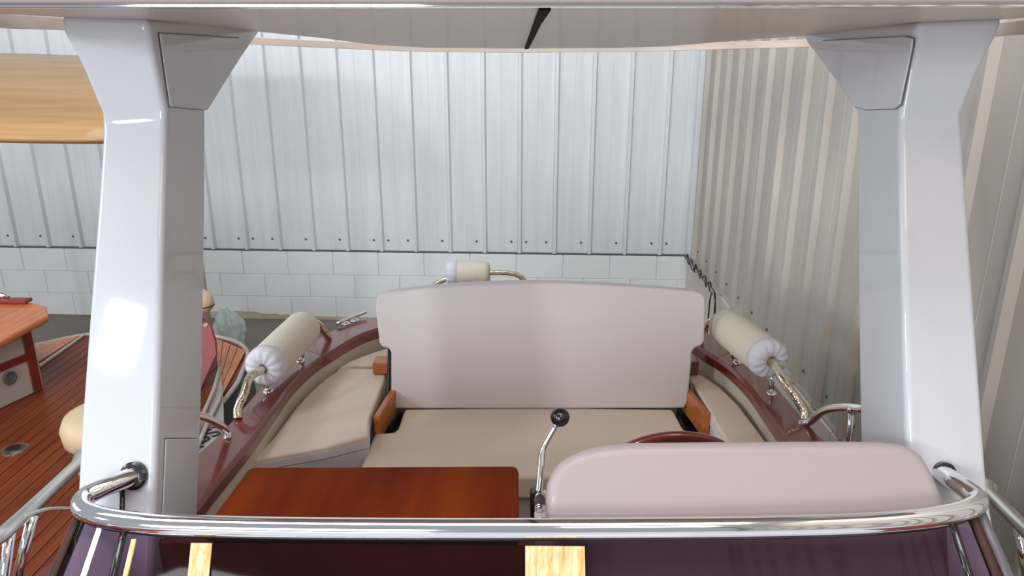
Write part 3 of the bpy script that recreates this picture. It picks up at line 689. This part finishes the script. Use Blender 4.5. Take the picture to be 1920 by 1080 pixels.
# cockpit pieces seen between pillar and handrail
sv = [P(372, 606, Y=3.35), P(386, 600, Y=3.35), P(398, 612, Y=3.34), P(407, 640, Y=3.32), P(408, 665, Y=3.30), P(398, 690, Y=3.24), P(386, 715, Y=3.18), P(376, 740, Y=3.12), P(340, 740, Y=3.12), P(340, 610, Y=3.35)]
bs_ = thing('boat_seat', 'glossy red seat shell with beige headrest on the wooden boat', 'seat', (-1.62, 3.3, DZ))
obj('seat_shell', prism(sv, (-0.03, 0.05, 0)), REDV, bs_, bevel=0.012, seg=3)
obj('seat_bolt', disc(P(386, 609, Y=3.345), (0, -1, 0), 0.010, 0.008), CHROME, bs_)
hp = P(374, 566, Y=3.42)
obj('headrest', ball(hp, 0.072, 12, (0.95, 0.8, 0.92)), BEIGE, bs_, smooth=True)
obj('headrest_seam', tube([hp+Vector((0.0665*math.cos(a0), -0.057*math.sin(a0), -0.016)) for a0 in [PI*i/12-0.3 for i in range(13)]], 0.0025, 6), DKSTRIP, bs_)
obj('headrest_stalk', tube([hp-Vector((0, 0, 0.05)), Vector((hp.x, hp.y, hp.z-0.12))], 0.015, 8), BRUSH, bs_)
obj('seat_pedestal', tube([(hp.x-0.02, 3.33, DZ), (hp.x-0.02, 3.34, DZ+0.35)], 0.03, 10), BRUSH, bs_, smooth=True)
# orange planked quarter deck by the stern corner
qd = [PH(404, 634, DH-0.012), PH(461, 657, DH-0.012), PH(416, 742, DH-0.012), PH(412, 720, DH-0.012), PH(408, 690, DH-0.012)]
for i in range(4):
    t0, t1 = i/4+0.01, (i+1)/4-0.01
    A_, B_, C_, D_ = qd[0], qd[1], qd[2], qd[4]
    pl = [A_.lerp(B_, t0), A_.lerp(B_, t1), D_.lerp(C_, t1), D_.lerp(C_, t0)]
    obj('quarter_plank', prism([p-Vector((0, 0, 0.010)) for p in pl], (0, 0, 0.010)), TEAK, nbt, bevel=0.001, seg=1)
# grey coaming and boards below it, with registration letters
cm = [PH(414, 700, DH-0.03), PH(418, 744, DH-0.03), PH(420, 800, DH-0.03), PH(384, 900, DH-0.03), PH(340, 900, DH-0.03), PH(384, 785, DH-0.03)]
cmo = obj('side_coaming', prism(cm, (0, 0, -0.03)), GREYH, nbt, bevel=0.004)
for (x0, y0, x1, y1) in ((412, 690, 384, 770), (417, 728, 395, 780)):
    obj('coaming_trim', tube([PH(x0, y0, DH-0.045), PH((x0+x1)/2+3, (y0+y1)/2, DH-0.045), PH(x1, y1, DH-0.045), PH(x1-26, y1+60, DH-0.045)], 0.009, 8), WARMW, cmo, smooth=True)
cu = bpy.data.curves.new('registration_letters', 'FONT'); cu.body = '(BS)'; cu.size = 0.11; cu.extrude = 0.001; cu.align_x = 'CENTER'
t0_ = bpy.data.objects.new('registration_letters_curve', cu); COL.objects.link(t0_); cu.materials.append(DARK)
bpy.context.view_layer.update(); me_ = bpy.data.meshes.new_from_object(t0_); bpy.data.objects.remove(t0_)
tx = bpy.data.objects.new('registration_letters', me_); COL.objects.link(tx)
lp = PH(393, 822, DH-0.032); tx.location = lp-wloc(nbt)+Vector((0.01, 0, 0.001)); tx.rotation_euler = (0, 0, R(62)); tx.parent = nbt
# round cream stool by the pillar
st = thing('pedestal_stool', 'round cream upholstered stool on the teak deck beside the left pillar', 'stool', (-1.58, 2.62, DZ))
obj('stool_cushion', lathe([(0.02, 0.09), (0.15, 0.095), (0.175, 0.12), (0.18, 0.17), (0.165, 0.205), (0.12, 0.222), (0.01, 0.228)], (-1.53, 2.52, DZ), (0, 0, 1), 32), CREAM, st, smooth=True)
obj('stool_base', lathe([(0.15, 0), (0.14, 0.06), (0.125, 0.092)], (-1.53, 2.52, DZ+0.001), (0, 0, 1), 28), BEIGE, st, smooth=True)

# ---- plastic bag on the floor by the wall
v, f = ball((0, 0, 0), 1.0, 22)
v2b = []
for p in v:
    k_ = 1+0.10*math.sin(5*p.x+3*p.z+1)+0.07*math.sin(9*p.y-4*p.z)+0.05*math.sin(13*p.x+7*p.y)+0.04*math.sin(17*p.z+3*p.x)
    v2b.append(Vector((-2.40+p.x*0.12*k_*(1.1-0.25*p.z), 5.75+p.y*0.11*k_, max(0.001, 0.15+p.z*0.17*k_))))
v = v2b
bag = obj('plastic_bag', (v, f), BAG, smooth=True); meta(bag, 'crumpled milky plastic bag on the floor by the block wall', 'bag')
